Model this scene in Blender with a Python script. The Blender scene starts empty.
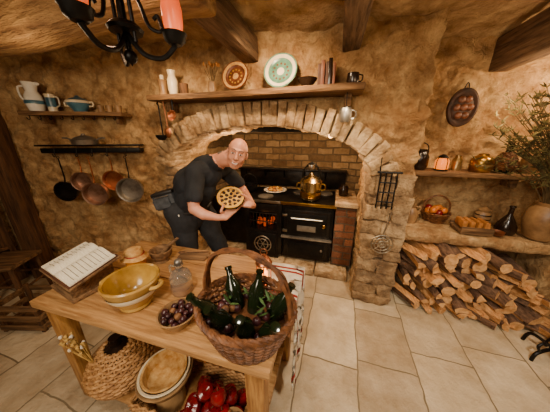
import bpy, bmesh, math, random
from mathutils import Vector, Matrix, Euler, noise
random.seed(7)
V=Vector
def lin(h):
    h=h.lstrip('#'); o=[]
    for i in (0,2,4):
        c=int(h[i:i+2],16)/255
        o.append(c/12.92 if c<=.04045 else ((c+.055)/1.055)**2.4)
    return (*o,1)
# ------------------------------------------------------------------ materials
def M(name,c1,c2=None,rough=.7,metal=0,scale=8,stretch=(1,1,1),bump=0,bscale=None,kind='noise',emit=None,es=0,trans=0,detail=6,ior=1.45,c3=None,spec=.5,bd=.02):
    m=bpy.data.materials.new(name); m.use_nodes=True
    nt=m.node_tree; N=nt.nodes; L=nt.links
    b=N['Principled BSDF']; b.inputs['Roughness'].default_value=rough; b.inputs['Metallic'].default_value=metal
    b.inputs['Transmission Weight'].default_value=trans; b.inputs['IOR'].default_value=ior
    b.inputs['Specular IOR Level'].default_value=spec
    c1=lin(c1); c2=lin(c2) if c2 else tuple(x*.75 for x in c1[:3])+(1,)
    tc=N.new('ShaderNodeTexCoord'); mp=N.new('ShaderNodeMapping'); mp.inputs['Scale'].default_value=stretch
    L.new(tc.outputs['Object'],mp.inputs['Vector'])
    nz=N.new('ShaderNodeTexNoise'); nz.inputs['Scale'].default_value=scale; nz.inputs['Detail'].default_value=detail; nz.inputs['Roughness'].default_value=.62
    L.new(mp.outputs[0],nz.inputs['Vector'])
    cr=N.new('ShaderNodeValToRGB'); cr.color_ramp.elements[0].position=.35; cr.color_ramp.elements[1].position=.66
    cr.color_ramp.elements[0].color=c2; cr.color_ramp.elements[1].color=c1
    L.new(nz.outputs['Fac'],cr.inputs['Fac'])
    colout=cr.outputs['Color']; hgt=nz.outputs['Fac']
    if kind in('brick','flag'):
        bt=N.new('ShaderNodeTexBrick')
        c3=lin(c3 or '#40352a')
        if kind=='brick':
            mp.inputs['Scale'].default_value=(1,1,1); mp.inputs['Rotation'].default_value=(math.pi/2,0,0)
            bt.inputs['Scale'].default_value=scale; bt.inputs['Mortar Size'].default_value=.03
            bt.inputs['Row Height'].default_value=.3; bt.inputs['Brick Width'].default_value=.7
        else:
            bt.inputs['Scale'].default_value=1; bt.inputs['Mortar Size'].default_value=.005
            bt.inputs['Row Height'].default_value=.40; bt.inputs['Brick Width'].default_value=.52
            bt.offset=.37; bt.squash=1.35; bt.squash_frequency=3
            mp.inputs['Rotation'].default_value=(0,0,math.radians(92))
            mp.inputs['Location'].default_value=(.2,.13,0)
        dn=N.new('ShaderNodeTexNoise'); dn.inputs['Scale'].default_value=6
        ad=N.new('ShaderNodeVectorMath'); ad.operation='MULTIPLY_ADD'; ad.inputs[1].default_value=(.04,.04,.04) if kind=='flag' else (.05,.05,.05)
        L.new(mp.outputs[0],dn.inputs['Vector']); L.new(dn.outputs['Color'],ad.inputs[0]); L.new(mp.outputs[0],ad.inputs[2])
        L.new(ad.outputs[0],bt.inputs['Vector'])
        bt.inputs['Color1'].default_value=(1,1,1,1); bt.inputs['Color2'].default_value=(.0,.0,.0,1)
        bt.inputs['Mortar'].default_value=(.5,.5,.5,1)
        rp=N.new('ShaderNodeValToRGB'); rp.color_ramp.elements[0].color=c2; rp.color_ramp.elements[1].color=c1
        L.new(bt.outputs['Color'],rp.inputs['Fac'])
        nz.inputs['Scale'].default_value=14 if kind=='brick' else 4.5; nz.inputs['Detail'].default_value=9
        cr.color_ramp.elements[0].color=(.58,.51,.42,1); cr.color_ramp.elements[1].color=(1.0,1.0,1.0,1)
        mx=N.new('ShaderNodeMix'); mx.data_type='RGBA'; mx.blend_type='MULTIPLY'; mx.inputs[0].default_value=.85
        L.new(rp.outputs[0],mx.inputs[6]); L.new(cr.outputs[0],mx.inputs[7])
        m2=N.new('ShaderNodeMix'); m2.data_type='RGBA'; m2.inputs[7].default_value=c3
        L.new(bt.outputs['Fac'],m2.inputs[0]); L.new(mx.outputs[2],m2.inputs[6])
        colout=m2.outputs[2]
        ml=N.new('ShaderNodeMath'); ml.operation='MULTIPLY_ADD'; ml.inputs[1].default_value=-1.2
        L.new(bt.outputs['Fac'],ml.inputs[0]); L.new(nz.outputs['Fac'],ml.inputs[2]); hgt=ml.outputs[0]
    if kind=='plaster':
        n2=N.new('ShaderNodeTexNoise'); n2.inputs['Scale'].default_value=2.6; n2.inputs['Detail'].default_value=10; n2.inputs['Roughness'].default_value=.78
        L.new(mp.outputs[0],n2.inputs['Vector'])
        r2=N.new('ShaderNodeValToRGB'); r2.color_ramp.elements[0].position=.40; r2.color_ramp.elements[1].position=.56
        r2.color_ramp.elements[0].color=(.42,.32,.22,1); r2.color_ramp.elements[1].color=(1,1,1,1)
        L.new(n2.outputs['Fac'],r2.inputs['Fac'])
        mx=N.new('ShaderNodeMix'); mx.data_type='RGBA'; mx.blend_type='MULTIPLY'; mx.inputs[0].default_value=.75
        L.new(colout,mx.inputs[6]); L.new(r2.outputs[0],mx.inputs[7]); colout=mx.outputs[2]
    L.new(colout,b.inputs['Base Color'])
    if bump:
        bp=N.new('ShaderNodeBump'); bp.inputs['Strength'].default_value=bump; bp.inputs['Distance'].default_value=bd
        if bscale:
            n3=N.new('ShaderNodeTexNoise'); n3.inputs['Scale'].default_value=bscale; n3.inputs['Detail'].default_value=8; n3.inputs['Roughness'].default_value=.65
            L.new(mp.outputs[0],n3.inputs['Vector'])
            if kind in('brick','flag'):
                a=N.new('ShaderNodeMath'); a.operation='ADD'; L.new(hgt,a.inputs[0]); L.new(n3.outputs['Fac'],a.inputs[1]); hgt=a.outputs[0]
            else: hgt=n3.outputs['Fac']
        L.new(hgt,bp.inputs['Height']); L.new(bp.outputs[0],b.inputs['Normal'])
    if emit:
        b.inputs['Emission Color'].default_value=lin(emit); b.inputs['Emission Strength'].default_value=es
    return m
PL=M('plaster','#e0bc86','#a67c4c',rough=.95,scale=6,bump=1,bscale=11,kind='plaster',detail=9,bd=.08)
PLC=M('plaster_ceiling','#d2b486','#9a7a50',rough=.95,scale=4,bump=1,bscale=7,kind='plaster',bd=.07)
STN=M('arch_stone','#dcc096','#9c7a50',rough=.92,scale=9,bump=1,bscale=24,kind='plaster',bd=.04)
STN2=M('column_stone','#c4a67c','#80664a',rough=.92,scale=7,bump=1,bscale=20,kind='plaster',bd=.05)
RUB=M('rubble_stone','#a88a62','#6a5236',rough=.95,scale=3.2,bump=1,bscale=18,kind='brick',c3='#5c4a34')
BRK=M('red_brick','#a06848','#643c26',rough=.9,scale=3.4,bump=1,bscale=40,kind='brick',c3='#5a4a3a')
FLG=M('flagstone','#dac8a8','#b6a284',rough=.5,bump=.6,bscale=18,kind='flag',c3='#78684e')
SOOT=M('soot','#2a221b','#120e0b',rough=.95,scale=5,bump=.8,bscale=20)
WD=M('table_pine','#be905a','#8c6236',rough=.42,scale=5,stretch=(1,12,12),bump=.25)
WDY=M('table_leg_wood','#b38448','#7c5026',rough=.5,scale=5,stretch=(12,12,1),bump=.25)
WDK=M('old_timber','#8c6e50','#4a3624',rough=.85,scale=4,stretch=(10,1,10),bump=1,bd=.04)
WDX=M('old_timber_x','#8c6842','#4a321c',rough=.75,scale=4,stretch=(1,10,10),bump=.8)
WDH=M('header_timber','#b8925e','#74522f',rough=.85,scale=3,stretch=(1,6,6),bump=1,bd=.06)
WDZ=M('old_timber_z','#6e4a2a','#382312',rough=.75,scale=4,stretch=(10,10,1),bump=.7)
LOG=M('split_wood','#dca468','#a06a36',rough=.85,scale=9,stretch=(6,1,6),bump=.6)
LOGE=M('log_end','#e6b67c','#b07c44',rough=.85,scale=20,bump=.4)
BARK=M('bark','#80614a','#4a3424',rough=.95,scale=14,stretch=(3,1,3),bump=1)
IR=M('black_iron','#1c1a18','#0c0b0a',rough=.42,metal=.6,scale=20,bump=.15)
IRM=M('stove_iron','#2c2824','#181513',rough=.33,metal=.7,scale=12,bump=.1)
STEEL=M('bright_steel','#c8c0b0','#9a9282',rough=.3,metal=1,scale=10)
CU=M('copper','#d08a60','#8a5034',rough=.36,metal=.9,scale=6)
CUP=M('old_copper_pan','#c09c88','#7a5c4a',rough=.38,metal=.8,scale=8)
BRS=M('brass','#c9a04a','#8a6428',rough=.28,metal=1,scale=6)
PEW=M('pewter','#aaa49a','#706a62',rough=.38,metal=.8,scale=8)
POT=M('nickel_brass','#d0c09a','#a08c62',rough=.25,metal=1,scale=5)
CER=M('cream_ceramic','#e3d6bc','#cbb993',rough=.3,scale=5)
WHT=M('white_ceramic','#ece8dc','#d8d2c2',rough=.25,scale=5)
BLU=M('blue_glaze','#4f7a8a','#2c4c5c',rough=.3,scale=12)
OCH=M('ochre_glaze','#b8903c','#8a6424',rough=.2,scale=7)
OCHO=M('ochre_outer','#c09a52','#946c30',rough=.25,scale=7)
STW=M('stoneware','#a88458','#6c4e30',rough=.4,scale=6,bump=.1)
GRN=M('green_glaze','#6e9a84','#3c6454',rough=.3,scale=14)
TERR=M('brown_plate','#7a4426','#4a2612',rough=.45,scale=16)
DBR=M('dark_brown_glaze','#4a2c1a','#26140c',rough=.6,scale=10)
DKB=M('dark_bottle','#1a2410','#0a0e06',rough=.1,scale=4)
DKG=M('dark_glaze','#2b1d14','#150d08',rough=.2,scale=5)
GLS=M('clear_glass','#e8efe8','#dfe8e2',rough=.04,trans=.92)
HON=M('honey','#c8801c','#a05c10',rough=.2,scale=4)
CLO=M('checked_cloth','#d0a868','#a87434',rough=.9,scale=30)
LIN=M('linen','#e6dcc8','#cdbfa4',rough=.95,scale=20,bump=.3,bscale=90)
RED=M('red_stripe','#a02818','#7a1a10',rough=.9,scale=20)
WIC=M('wicker','#7e4e28','#422410',rough=.55,scale=30,bump=.3)
WICL=M('light_wicker','#b88a54','#7e5428',rough=.65,scale=30,bump=.3)
PAG=M('page','#e6dec8','#d0c4a6',rough=.9,scale=40,stretch=(1,6,1))
COV=M('book_cover','#5a3420','#3a1e10',rough=.6)
APR=M('apple_red','#8a1618','#4a0a0e',rough=.2,scale=7)
NUT=M('walnut','#8a5c34','#4e2e18',rough=.6,scale=30,bump=.5)
PLUM=M('dark_fruit','#4a2424','#241014',rough=.3,scale=9)
LEAF=M('herb_green','#4c6a30','#26401a',rough=.6,scale=12)
TWG=M('twig','#6a5432','#3a2c18',rough=.9,scale=12)
TWGL=M('dried_leaf','#6c6238','#3e3a1c',rough=.9,scale=12)
STRAW=M('straw','#cfa85c','#8f6a30',rough=.8,scale=30)
CRU=M('pie_crust','#e4b450','#b47c2a',rough=.6,scale=20,bump=.4)
BERR=M('pie_filling','#3a1a14','#1a0a08',rough=.3,scale=40,bump=.4)
BREAD=M('bread','#c88440','#84501c',rough=.75,scale=14,bump=.4)
ORG=M('orange_fruit','#d07820','#a05410',rough=.4,scale=30)
SKIN=M('skin','#c98e70','#b87a5e',rough=.5,scale=12)
LIP=M('lips','#a85a4e','#9a5046',rough=.5)
HAIR=M('grey_hair','#6e655c','#4a433c',rough=.9,scale=60,bump=.5)
SHIRT=M('black_shirt','#1b1d22','#0e1013',rough=.85,scale=8,bump=.3,bscale=10)
TROU=M('dark_trousers','#26272a','#151618',rough=.85,scale=8,bump=.3,bscale=12)
BAG=M('dark_grey_bag','#4a4d50','#2a2c2e',rough=.8,scale=20)
SHOE=M('shoe','#1a1512','#0c0a08',rough=.5)
EYEW=M('eye_white','#e6e0d8','#dcd4ca',rough=.2)
EYED=M('eye_dark','#22160e','#120a06',rough=.1)
TEE=M('teeth','#ece6da','#e0d8c8',rough=.3)
EMB=M('embers','#6a2810','#200a04',rough=.9,scale=14,emit='#ff5a14',es=.45)
GLOW=M('amber_lamp_glass','#d8703c','#b04c24',rough=.35,emit='#ff5a20',es=.8)
GLOW2=M('amber_jar_glow','#d07820','#a85a14',rough=.25,emit='#ff7c14',es=1.5)
FLM=M('candle_flame','#ffb060','#ff9040',rough=.3,emit='#ff9030',es=6)
TIN=M('tin_lamp','#c0a06c','#7c6038',rough=.3,metal=.8,scale=12)
# ------------------------------------------------------------------ mesh builder
def T(loc=(0,0,0),rot=(0,0,0),sc=(1,1,1)):
    return Matrix.Translation(V(loc))@Euler([math.radians(a) for a in rot]).to_matrix().to_4x4()@Matrix.Diagonal((*sc,1))
def crv(pts,k=6,closed=False):
    pts=[V(p) for p in pts]; n=len(pts); out=[]
    rng=n if closed else n-1
    for i in range(rng):
        if closed: p0,p1,p2,p3=pts[(i-1)%n],pts[i],pts[(i+1)%n],pts[(i+2)%n]
        else: p0,p1,p2,p3=pts[max(i-1,0)],pts[i],pts[i+1],pts[min(i+2,n-1)]
        for j in range(k):
            t=j/k
            out.append(.5*((2*p1)+(-p0+p2)*t+(2*p0-5*p1+4*p2-p3)*t*t+(-p0+3*p1-3*p2+p3)*t**3))
    if not closed: out.append(pts[-1])
    return out
class B:
    def __init__(s,name,loc=(0,0,0),rz=0,parent=None):
        s.name=name;s.loc=V(loc);s.rz=math.radians(rz);s.v=[];s.f=[];s.fm=[];s.mats=[];s.parent=parent
    def mi(s,m):
        if m not in s.mats:s.mats.append(m)
        return s.mats.index(m)
    def add(s,vs,fs,mat,X=None):
        o=len(s.v);i=s.mi(mat)
        for p in vs:
            p=V(p); s.v.append(X@p if X else p)
        for f in fs: s.f.append([o+k for k in f]); s.fm.append(i)
    def lathe(s,prof,mat,X=None,n=24,wob=0):
        vs=[];fs=[];rings=[]
        for r,z in prof:
            if r<1e-5: rings.append([len(vs)]); vs.append((0,0,z))
            else:
                rings.append(list(range(len(vs),len(vs)+n)))
                for i in range(n):
                    a=2*math.pi*i/n; rr=r*(1+wob*math.sin(a*3+z*20))
                    vs.append((rr*math.cos(a),rr*math.sin(a),z))
        for A,C in zip(rings,rings[1:]):
            if len(A)==1 and len(C)==1: continue
            for i in range(n):
                j=(i+1)%n
                if len(A)==1: fs.append((A[0],C[j],C[i]))
                elif len(C)==1: fs.append((A[i],A[j],C[0]))
                else: fs.append((A[i],A[j],C[j],C[i]))
        s.add(vs,fs,mat,X)
    def cyl(s,r,h,mat,loc=(0,0,0),rot=(0,0,0),r2=None,n=20,bev=.1):
        r2=r if r2 is None else r2; b=min(r,h)*bev
        s.lathe([(0,0),(max(r-b,1e-4),0),(r,b),(r2,h-b),(max(r2-b,1e-4),h),(0,h)],mat,T(loc,rot),n)
    def ball(s,r,mat,loc=(0,0,0),sc=(1,1,1),rot=(0,0,0),n=14,X=None):
        k=n//2+1
        pr=[(r*math.sin(math.pi*i/k),-r*math.cos(math.pi*i/k)) for i in range(k+1)]
        pr[0]=(0,-r);pr[-1]=(0,r)
        M0=T(loc,rot,sc)
        s.lathe(pr,mat,(X@M0) if X else M0,n)
    def tube(s,pts,r,mat,n=8,closed=False,X=None,flat=1):
        pts=[V(p) for p in pts]; m=len(pts)
        rr=r if isinstance(r,(list,tuple)) else [r]*m
        if len(rr)!=m: rr=[rr[0]+(rr[-1]-rr[0])*i/(m-1) for i in range(m)] if len(rr)==2 else [rr[min(int(i/(m-1)*(len(rr)-1)),len(rr)-1)] for i in range(m)]
        vs=[];fs=[];up=None
        for i,p in enumerate(pts):
            if closed: t=pts[(i+1)%m]-pts[i-1]
            else: t=pts[min(i+1,m-1)]-pts[max(i-1,0)]
            if t.length<1e-9:t=V((0,0,1))
            t.normalize()
            if up is None:
                up=V((0,0,1)) if abs(t.z)<.9 else V((1,0,0))
            up=(up-t*up.dot(t)); 
            if up.length<1e-6: up=t.orthogonal()
            up.normalize(); sd=t.cross(up)
            for k in range(n):
                a=2*math.pi*k/n
                vs.append(p+(up*math.cos(a)*flat+sd*math.sin(a))*rr[i])
        for i in range(m if closed else m-1):
            j=(i+1)%m
            for k in range(n):
                l=(k+1)%n
                fs.append((i*n+k,j*n+k,j*n+l,i*n+l))
        if not closed:
            fs.append(tuple(range(n))); fs.append(tuple((m-1)*n+k for k in reversed(range(n))))
        s.add(vs,fs,mat,X)
    def box(s,c,size,mat,rot=(0,0,0),bev=.006,X=None,sub=0,jit=0,seed=0,taper=None):
        bm=bmesh.new(); bmesh.ops.create_cube(bm,size=1)
        for v in bm.verts:
            v.co=V((v.co.x*size[0],v.co.y*size[1],v.co.z*size[2]))
            if taper and v.co.z<0: v.co.x*=taper; v.co.y*=taper
        if bev>0: bmesh.ops.bevel(bm,geom=bm.edges[:],offset=min(bev,min(size)*.45),segments=2,affect='EDGES',profile=.6)
        if sub: bmesh.ops.subdivide_edges(bm,edges=[e for e in bm.edges if e.calc_length()>max(size)/ (sub+1)*.7],cuts=sub,use_grid_fill=True)
        if jit:
            for v in bm.verts:
                q=v.co*(1/max(size))*2.2+V((seed*3.1,seed*1.7,0))
                v.co+=noise.noise_vector(q)*jit
        bm.verts.index_update()
        M0=T(c,rot)
        s.add([v.co.copy() for v in bm.verts],[[v.index for v in f.verts] for f in bm.faces],mat,(X@M0) if X else M0)
        bm.free()
    def done(s,ang=40,smooth=True):
        me=bpy.data.meshes.new(s.name)
        me.from_pydata([tuple(v) for v in s.v],[],s.f)
        for m in s.mats: me.materials.append(m)
        me.polygons.foreach_set('material_index',s.fm)
        bm=bmesh.new();bm.from_mesh(me);bmesh.ops.recalc_face_normals(bm,faces=bm.faces);bm.to_mesh(me);bm.free()
        if smooth:
            me.polygons.foreach_set('use_smooth',[True]*len(me.polygons))
            me.set_sharp_from_angle(angle=math.radians(ang))
        me.update()
        o=bpy.data.objects.new(s.name,me); bpy.context.collection.objects.link(o)
        o.location=s.loc; o.rotation_euler=(0,0,s.rz)
        if s.parent: o.parent=s.parent
        return o
def remesh(o,vox,amp=0,ns=2.,amp2=0,smooth=0,amp3=0):
    md=o.modifiers.new('r','REMESH'); md.mode='VOXEL'; md.voxel_size=vox
    if smooth:
        sm=o.modifiers.new('s','SMOOTH'); sm.iterations=smooth; sm.factor=.5
    dg=bpy.context.evaluated_depsgraph_get(); 
    me=bpy.data.meshes.new_from_object(o.evaluated_get(dg)); o.modifiers.clear()
    mats=[m for m in o.data.materials]; o.data=me
    me.materials.clear()
    for m in mats: me.materials.append(m)
    if amp:
        nn=[v.normal.copy() for v in me.vertices]
        for v,nm in zip(me.vertices,nn):
            p=o.location+v.co
            v.co+=nm*(noise.noise(p*ns)*amp+noise.noise(p*ns*3.7)*(amp2 or amp*.35)-abs(noise.noise(p*ns*6.1))*amp3+noise.noise(p*19)*.012)
    me.polygons.foreach_set('use_smooth',[True]*len(me.polygons)); me.update()
    return o
def wicker(b,prof,mat,X=None,layers=14,n=22,rad=.006,wav=.005,sx=1,sy=1,stakes=True):
    for k in range(layers):
        r,z=prof(k/(layers-1)); pts=[]
        m=n*4
        for i in range(m):
            a=2*math.pi*i/m; rr=r+wav*math.cos(n*a/2*1+ (k%2)*math.pi)
            pts.append((rr*math.cos(a)*sx,rr*math.sin(a)*sy,z))
        b.tube(pts,rad,mat,n=5,closed=True,X=X)
    if stakes:
        for i in range(n):
            a=2*math.pi*i/n
            b.tube([(prof(u/5)[0]*math.cos(a)*sx,prof(u/5)[0]*math.sin(a)*sy,prof(u/5)[1]) for u in range(6)],rad*.7,mat,n=5,X=X)
# ------------------------------------------------------------------ ROOM
b=B('floor'); b.box((0,.4,-.05),(7,7,.1),FLG,bev=0); b.done()
b=B('ceiling'); b.box((0,.4,2.46),(7.2,7,.12),PLC,bev=0); o=b.done(); remesh(o,.05,.09,1.6,.04)
b=B('wall_front'); b.box((0,-3.0,1.2),(7,.15,2.6),PL,bev=0); b.done()
b=B('wall_right'); b.box((3.3,.2,1.2),(.2,6.6,2.6),PL,bev=0); b.done()
b=B('wall_left'); b.box((-3.55,-.9,1.2),(.2,4.6,2.6),PL,bev=0); b.done()
C=V((-1.89,1.97,0)); u=V((-.92,-.392,0)).normalized(); nrm=V((.392,-.92,0)).normalized(); WA=23.08
def LW(s_,d,z): 
    p=C+u*s_+nrm*d; return (p.x,p.y,z)
b=B('wall_back_left')
b.box((0,0,0),(1.95,.3,2.6),PL,bev=0,X=Matrix.Translation(V(LW(.85,-.18,1.2)))@Euler((0,0,math.radians(WA))).to_matrix().to_4x4())
o=b.done(); remesh(o,.02,.06,2.2,.035,amp3=.05)
ACX=-.68
outl=[(-2.05,-.02),(-1.66,-.02),(-1.66,1.3)]
for i in range(1,24):
    a=math.pi-math.pi*i/24; outl.append((ACX+.98*math.cos(a),1.3+.38*math.sin(a)))
outl+=[(.30,1.3),(.30,-.02),(.64,-.02),(.66,1.0),(.66,2.45),(-2.05,2.45)]
b=B('wall_chimney_breast'); n=len(outl)
b.add([(x,1.96,z) for x,z in outl]+[(x,2.5,z) for x,z in outl],[tuple(range(n)),tuple(range(2*n-1,n-1,-1))]+[(i,(i+1)%n,n+(i+1)%n,n+i) for i in range(n)],PL)
o=b.done(); remesh(o,.02,.04,2.6,.035,amp3=.05)
b=B('wall_recess')
b.box((-.65,3.2,1.2),(2.7,.2,2.5),RUB,bev=0)
b.box((-1.8,2.8,1.2),(.2,.75,2.5),RUB,bev=0)
b.box((.5,2.8,1.2),(.2,.75,2.5),RUB,bev=0)
b.box((-.65,2.8,2.3),(2.5,.75,.1),SOOT,bev=0)
b.done()
b=B('wall_back_right'); b.box((1.98,2.63,1.2),(2.75,.2,2.6),PL,bev=0); o=b.done(); remesh(o,.022,.08,1.9,.045,amp3=.06)
def beam(x,z,y0,y1,w,h,nm='ceiling_beam',sd=0,ang=0):
    b=B(nm); b.box((x,(y0+y1)/2,z+h/2),(w,y1-y0,h),WDK,rot=(0,0,ang),bev=.02,sub=9,jit=.035,seed=sd); b.done()
beam(-.76,2.2,-2.9,2.0,.14,.18,sd=1)
beam(.04,2.19,-2.9,2.0,.13,.2,sd=2)
beam(1.30,2.12,-2.9,2.55,.14,.26,sd=3)
b=B('ceiling_beam'); b.box((-2.05,1.16,2.29),(2.7,.22,.24),WDH,bev=.04,sub=9,jit=.06,seed=5); b.done()
# arch voussoirs, equally spaced along the mid ellipse
b=B('fireplace_arch')
NV=33
sam=[(math.pi-math.pi*i/400) for i in range(401)]; acc=[0]
for i in range(400):
    p=(1.06*math.cos(sam[i]),.475*math.sin(sam[i])); q=(1.06*math.cos(sam[i+1]),.475*math.sin(sam[i+1])); acc.append(acc[-1]+math.hypot(p[0]-q[0],p[1]-q[1]))
TL=acc[-1]
for i in range(NV):
    tgt=TL*(i+.5)/NV; j=next(k for k in range(401) if acc[k]>=tgt); a=sam[j]
    tx=ACX+1.06*math.cos(a); tz=1.3+.475*math.sin(a)
    nx,nz_=math.cos(a)/1.06,math.sin(a)/.475; ll=math.hypot(nx,nz_); 
    ang=math.degrees(math.atan2(nx/ll,nz_/ll))
    b.box((tx,1.99,tz),(TL/NV-.007,.32+random.uniform(-.03,.03),.195+random.uniform(-.02,.015)),STN,rot=(0,ang*.9,random.uniform(-3,3)),bev=.012,sub=2,jit=.012,seed=i)
b.done(60)
b=B('stone_column'); z=0;k=0
while z<1.26:
    h=random.uniform(.08,.16); 
    splits=random.choice([[.5],[.38],[.62],[.45]])
    x0=.30; w=.34
    for p_ in [splits[0],1-splits[0]]:
        b.box((x0+w*p_/2,2.0+random.uniform(-.012,.012),z+h/2),(w*p_+.004,.24,h+.004),STN2,rot=(random.uniform(-2,2),random.uniform(-4,4),random.uniform(-3,3)),bev=.014,sub=3,jit=.03,seed=k+40)
        x0+=w*p_;k+=1
    z+=h
b.done(60)
b=B('stone_pier'); z=0
while z<1.25:
    h=random.uniform(.1,.18)
    b.box((-1.72,2.0,z+h/2),(.16,.2,h-.004),STN2,rot=(0,random.uniform(-3,3),random.uniform(-3,3)),bev=.02,sub=2,jit=.03,seed=k);k+=1
    z+=h
b.done(60)
b=B('hearth'); 
for i in range(5):
    b.box((-1.45+i*.38,2.55,.045),(.37,.8,.09),STN,bev=.02,sub=2,jit=.01,seed=i)
b.done()
# ------------------------------------------------------------------ RANGE
b=B('cooking_range',(0,0,0))
b.box((-.25,2.62,.48),(.6,.6,.72),IRM,bev=.008)
b.box((-.25,2.62,.845),(.64,.66,.03),IRM,bev=.006)
b.box((-.25,2.285,.845),(.64,.02,.034),BRS,bev=.004)
b.box((-.25,2.30,.60),(.54,.03,.34),IRM,bev=.012)
b.box((-.25,2.285,.60),(.46,.02,.26),IR,bev=.01)
b.box((-.25,2.275,.55),(.22,.012,.07),PEW,bev=.004)
b.tube([(-.43,2.262,.675),(-.07,2.262,.675)],.01,STEEL)
for x in(-.43,-.07): b.tube([(x,2.262,.675),(x,2.3,.675)],.008,STEEL)
b.ball(.022,BRS,(-.05,2.27,.60),(1,.5,1))
for zz in(.5,.7): b.box((-.51,2.285,zz),(.06,.03,.03),STEEL,bev=.006)
b.box((-.25,2.30,.27),(.54,.03,.26),IRM,bev=.012)
b.box((-.25,2.285,.27),(.44,.02,.17),IR,bev=.01)
b.ball(.016,STEEL,(-.06,2.275,.28))
b.box((-.25,2.27,.425),(.6,.05,.02),PEW,bev=.004)
b.box((-1.3,2.75,.48),(.62,.5,.72),IRM,bev=.01)
b.box((-.80,2.80,.48),(.46,.4,.72),IRM,bev=.01)
b.box((-.80,2.62,.845),(1.62*.3,.66,.03),IRM,bev=.006)
b.box((-1.3,2.62,.845),(.5,.66,.03),IRM,bev=.006)
b.box((-.80,2.285,.845),(.5,.02,.03),STEEL,bev=.004)
b.box((-1.0,2.45,.5),(.06,.34,.7),IRM,bev=.008)
b.box((-.58,2.45,.5),(.06,.34,.7),IRM,bev=.008)
b.box((-.79,2.45,.28),(.4,.34,.38),IRM,bev=.008)
b.box((-.79,2.275,.28),(.34,.02,.30),IR,bev=.01)
for r in(.11,.07): b.tube([(-.79+r*math.cos(a*math.pi/12),2.262,.28+r*math.sin(a*math.pi/12)) for a in range(24)],.006,STEEL,closed=True)
for i in range(6): b.tube([(-.79,2.262,.28),(-.79+.11*math.cos(i*math.pi/3),2.262,.28+.11*math.sin(i*math.pi/3))],.004,STEEL)
for i in range(26): b.ball(random.uniform(.02,.032),EMB if i%2 else SOOT,(-.79+random.uniform(-.16,.16),2.44+random.uniform(-.1,.1),.5+random.uniform(0,.04)),n=8)
for i in range(9): b.tube([(-.96+i*.042,2.30,.46),(-.96+i*.042,2.30,.69)],.006,IR)
for zz in(.46,.58,.69): b.tube([(-.98,2.295,zz),(-.6,2.295,zz)],.008,IR)
b.box((-.79,2.3,.76),(.42,.03,.1),IRM,bev=.008)
for x,y in((-.4,2.75),(-.08,2.78),(-.8,2.45)):
    b.lathe([(0,0),(.1,0),(.1,.008),(.085,.012),(0,.012)],PEW,T((x,y,.86)))
b.done()
b=B('brick_pier'); b.box((.175,2.6,.48),(.22,.6,.74),BRK,bev=.006); b.box((.175,2.58,.875),(.24,.64,.045),STN,bev=.01,sub=3,jit=.008)
b.done()
b=B('range_hood')
b.box((-.6,2.80,1.78),(1.9,.5,.25),SOOT,bev=.02)
b.box((-.6,2.50,1.66),(1.95,.04,.06),IR,bev=.008)
b.done()
b=B('warming_shelf'); b.box((-.62,3.04,1.12),(1.6,.12,.03),IRM,bev=.005)
b.box((-.62,3.08,.98),(1.6,.03,.24),IRM,bev=.005)
for x in(-1.3,-1.0,-.7,-.4,-.1): b.tube(crv([(x,3.0,1.11),(x,3.03,1.04),(x,3.07,1.0)],4),.01,IR)
b.done()
b=B('brass_stockpot',(-.24,2.45,.87))
b.lathe([(0,0),(.105,0),(.12,.02),(.125,.2),(.13,.22),(.118,.23),(.10,.255),(.04,.28),(.03,.29),(.03,.305),(.015,.32),(0,.32)],POT,n=28)
b.lathe([(.121,.03),(.128,.04),(.1265,.09),(.125,.1)],BRS,n=28)
for sx in(-1,1): b.tube(crv([(sx*.12,0,.19),(sx*.16,0,.18),(sx*.165,0,.13),(sx*.125,0,.11)],6),.009,BRS)
b.tube(crv([(0,-.12,.06),(0,-.17,.06),(0,-.18,.04)],5),.011,BRS)
b.tube(crv([(-.1,0,.22),(-.09,0,.34),(0,0,.43),(.09,0,.34),(.1,0,.22)],8),.010,IR)
b.lathe([(.04,.0),(.045,.02),(.04,.05),(.0,.06)],STEEL,T((0,0,.36)))
b.done()
b=B('food_platter',(-.75,2.72,.865)); b.lathe([(0,0),(.12,.0),(.16,.02),(.155,.025),(.1,.012),(0,.012)],WHT)
for i in range(9):
    a=i*.7; b.ball(.03,BREAD if i%2 else CRU,(.08*math.cos(a),.08*math.sin(a),.03),(1,1,.6))
b.done()
b=B('iron_pot',(-1.08,2.62,.865)); b.lathe([(0,0),(.08,0),(.1,.04),(.1,.1),(.105,.105),(.095,.105),(.09,.04),(0,.03)],IR)
b.tube(crv([(-.1,0,.1),(-.08,0,.2),(0,0,.24),(.08,0,.2),(.1,0,.1)],6),.006,IR); b.done()
b=B('salt_crock',(.14,2.6,.90)); b.lathe([(0,0),(.05,0),(.055,.02),(.055,.1),(.04,.12),(.04,.13),(0,.13)],DKG); b.done()
# ------------------------------------------------------------------ MANTEL
b=B('mantel_shelf'); b.box((-.755,1.82,1.915),(1.83,.24,.045),WDX,bev=.008,sub=6,jit=.01,seed=3)
for x in(-1.55,.06):
    b.box((x,1.88,1.85),(.05,.12,.09),WDX,bev=.01)
b.done()
MZ=1.94
def plate(name,loc,r,mats,tilt=72,rz=0):
    b=B(name,loc,rz); X=T((0,0,0),(tilt,0,0))
    b.lathe([(0,.0),(r*.6,0),(r*.66,.008),(r,.02),(r,.025),(r*.64,.014),(r*.6,.008),(0,.008)],mats[0],X,n=36)
    b.lathe([(r*.74,.0175),(r*.92,.0235),(r*.92,.0255),(r*.74,.0205)],mats[1],X,n=36)
    b.lathe([(0,.0095),(r*.22,.0095),(r*.22,.0105),(0,.0115)],mats[1],X,n=20)
    for i in range(12):
        a=i*math.pi/6; b.ball(r*.07,mats[2],(r*.45*math.cos(a),r*.45*math.sin(a),.009),(1,1,.15),X=X,n=8)
    return b.done()
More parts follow.
